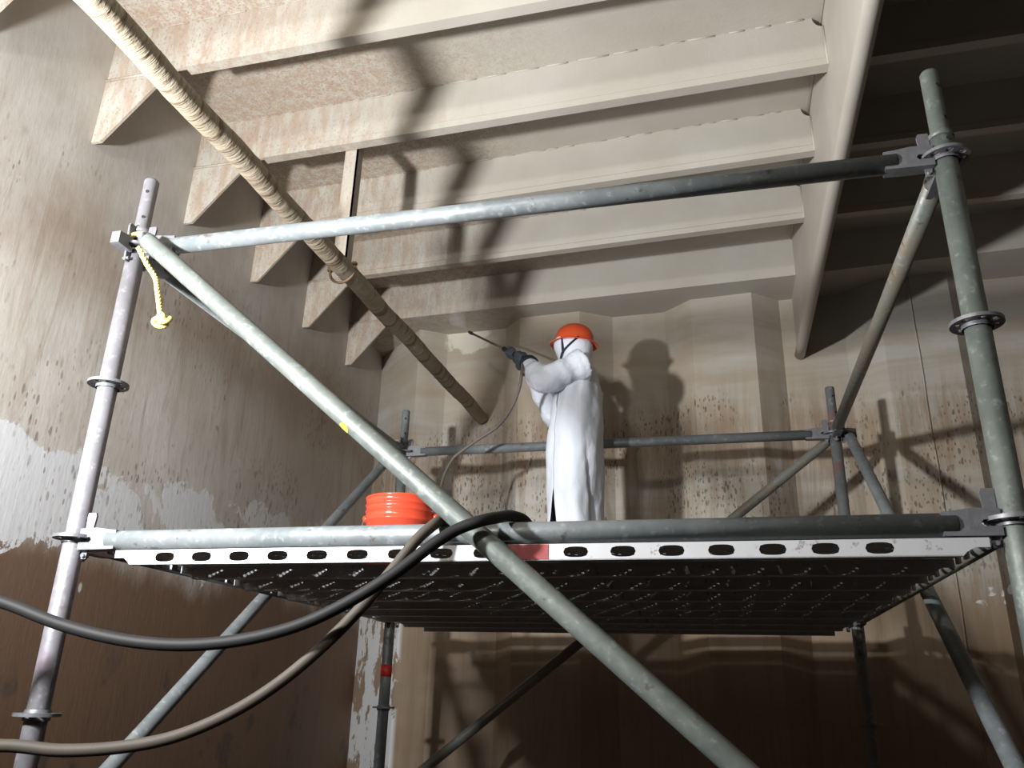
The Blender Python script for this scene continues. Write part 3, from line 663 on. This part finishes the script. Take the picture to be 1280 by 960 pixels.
for Wp, E_, gl in ((WRL, ELL, gl1), (WRR, ELR, gl2)):
    d_ = (Vector(Wp) - Vector(E_)).normalized(); p = Vector(Wp)
    MB().sweep([L(p - d_*0.016), L(p - d_*0.012), L(p + d_*0.012), L(p + d_*0.022)], [0.050, 0.058, 0.055, 0.044], 16).build('cuff', M_strap, gl)

# lance and its thin hose
ln = empty('pressure_lance', LR); tag(ln, 'thin steel pressure washer lance held in both gloved hands', 'lance')
M_lance = simple('lance_steel', (0.14, 0.11, 0.09), 0.45, 0.4)
MB().sweep([(0, 0, 0), ax*0.30], 0.0145, 12).build('handle', simple('lance_grip', (0.03, 0.03, 0.03), 0.6), ln)
MB().sweep([ax*0.30, ax*((LT-LR).length - 0.05)], 0.007, 10).build('barrel', M_lance, ln)
MB().sweep([ax*((LT-LR).length - 0.06), ax*((LT-LR).length - 0.02), ax*((LT-LR).length)], [0.011, 0.011, 0.007], 10).build('nozzle', M_lance, ln)
o = MB().sweep(spline([LR, (.876,2.115,1.375), (.885,2.06,1.29), (.865,2.08,1.19), (.796,2.17,1.106), (.70,2.25,1.035), (.591,2.283,.982), (.48,2.32,.925), (.403,2.33,.86), (.36,2.30,.70), (.38,2.2,.40), (.45,2.06,.13), (.54,1.96,ZP+.045), (.66,1.88,ZP+.017), (.85,1.8,ZP+.0125), (.98,1.52,ZP+.0165)], 8), 0.0095, 10).build('lance_hose', simple('grey_hose', (0.13, 0.11, 0.095), 0.6)); tag(o, 'thin grey hose curving down from the lance behind the bucket', 'hose')
g = G('water_spray', 0.6, 0, 0.2); g.color((0.85, 0.84, 0.85)); g.b.inputs['Alpha'].default_value = 0.10; M_spray = g.m
mb = MB(); LL = (LT - LR).length; tgt = Vector((0.16, 3.0, 2.13)) - LT; 
mb.sweep([LT + tgt*t for t in (0.0, 0.3, 0.6, 0.97)], [0.006, 0.018, 0.036, 0.062], 16)
o = mb.build('water_spray', M_spray); tag(o, 'pale mist of water spraying from the lance tip', 'water spray', kind='stuff')

# ============================================================ WORK LIGHT (left of the frame)
wl = empty('work_light', (LAMP.x, LAMP.y, FZ)); tag(wl, 'flood light on a tall tripod by the left wall', 'work light')
axl = (AIM - LAMP).normalized(); yx = Vector((0, 0, 1)).cross(axl).normalized(); zx = axl.cross(yx)
off = LAMP - Vector((LAMP.x, LAMP.y, FZ))
MB().box(off - axl*0.085, (0.02, 0.10, 0.075), (axl, yx, zx)).build('lamp_housing', simple('lamp_housing_black', (0.03, 0.03, 0.03), 0.5), wl)
MB().box(off - axl*0.062, (0.002, 0.09, 0.065), (axl, yx, zx)).build('lens', simple('lamp_lens', (0.8, 0.8, 0.78), 0.3), wl)
for k in range(-3, 4): MB().box(off - axl*0.118 + yx*0.026*k, (0.014, 0.002, 0.07), (axl, yx, zx)).build('cooling_fin', simple('fin_black', (0.03, 0.03, 0.03), 0.5), wl)
pb = off - axl*0.11 - Vector((0, 0, 0.08)); base = Vector((pb.x, pb.y, 0.35))
MB().tube(pb + Vector((0, 0, 0.03)), base, 0.016, 12).build('pole', M_galv, wl)
for k in range(3):
    a = k * 2.094 + 0.5; MB().tube(base + Vector((0, 0, 0.1)), Vector((pb.x + 0.30*math.cos(a), pb.y + 0.30*math.sin(a), 0.012)), 0.012, 10).build('leg', M_galv, wl)

# body of the added fill lamp, out of view behind the camera
hl = empty('fill_lamp', FILL_POS + Vector((0, 0, 0.16))); tag(hl, 'added fill lamp, a bulb on its cable under the deck', 'lamp')
g = G('fill_lamp_bulb', 0.4); g.color((0.9, 0.88, 0.82)); g.b.inputs['Emission Color'].default_value = (1.0, 0.93, 0.84, 1); g.b.inputs['Emission Strength'].default_value = 4.0
M_cap = simple('lamp_cap_black', (0.03, 0.03, 0.03), 0.5)
MB().sweep([(0, 0, -0.01), (0, 0, 0.01), (0, 0, DZ - FILL_POS.z - 0.16)], [0.004, 0.004, 0.004], 8).build('cable', M_cap, hl)
MB().lathe([(0.0, 0.04), (0.02, 0.04), (0.032, 0.0), (0.032, -0.02), (0.0, -0.02)], n=20).build('cap', M_cap, hl)
MB().lathe([(0.012, -0.02), (0.018, -0.03), (0.03, -0.05), (0.03, -0.06), (0.0, -0.062)], n=20).build('bulb', g.m, hl)
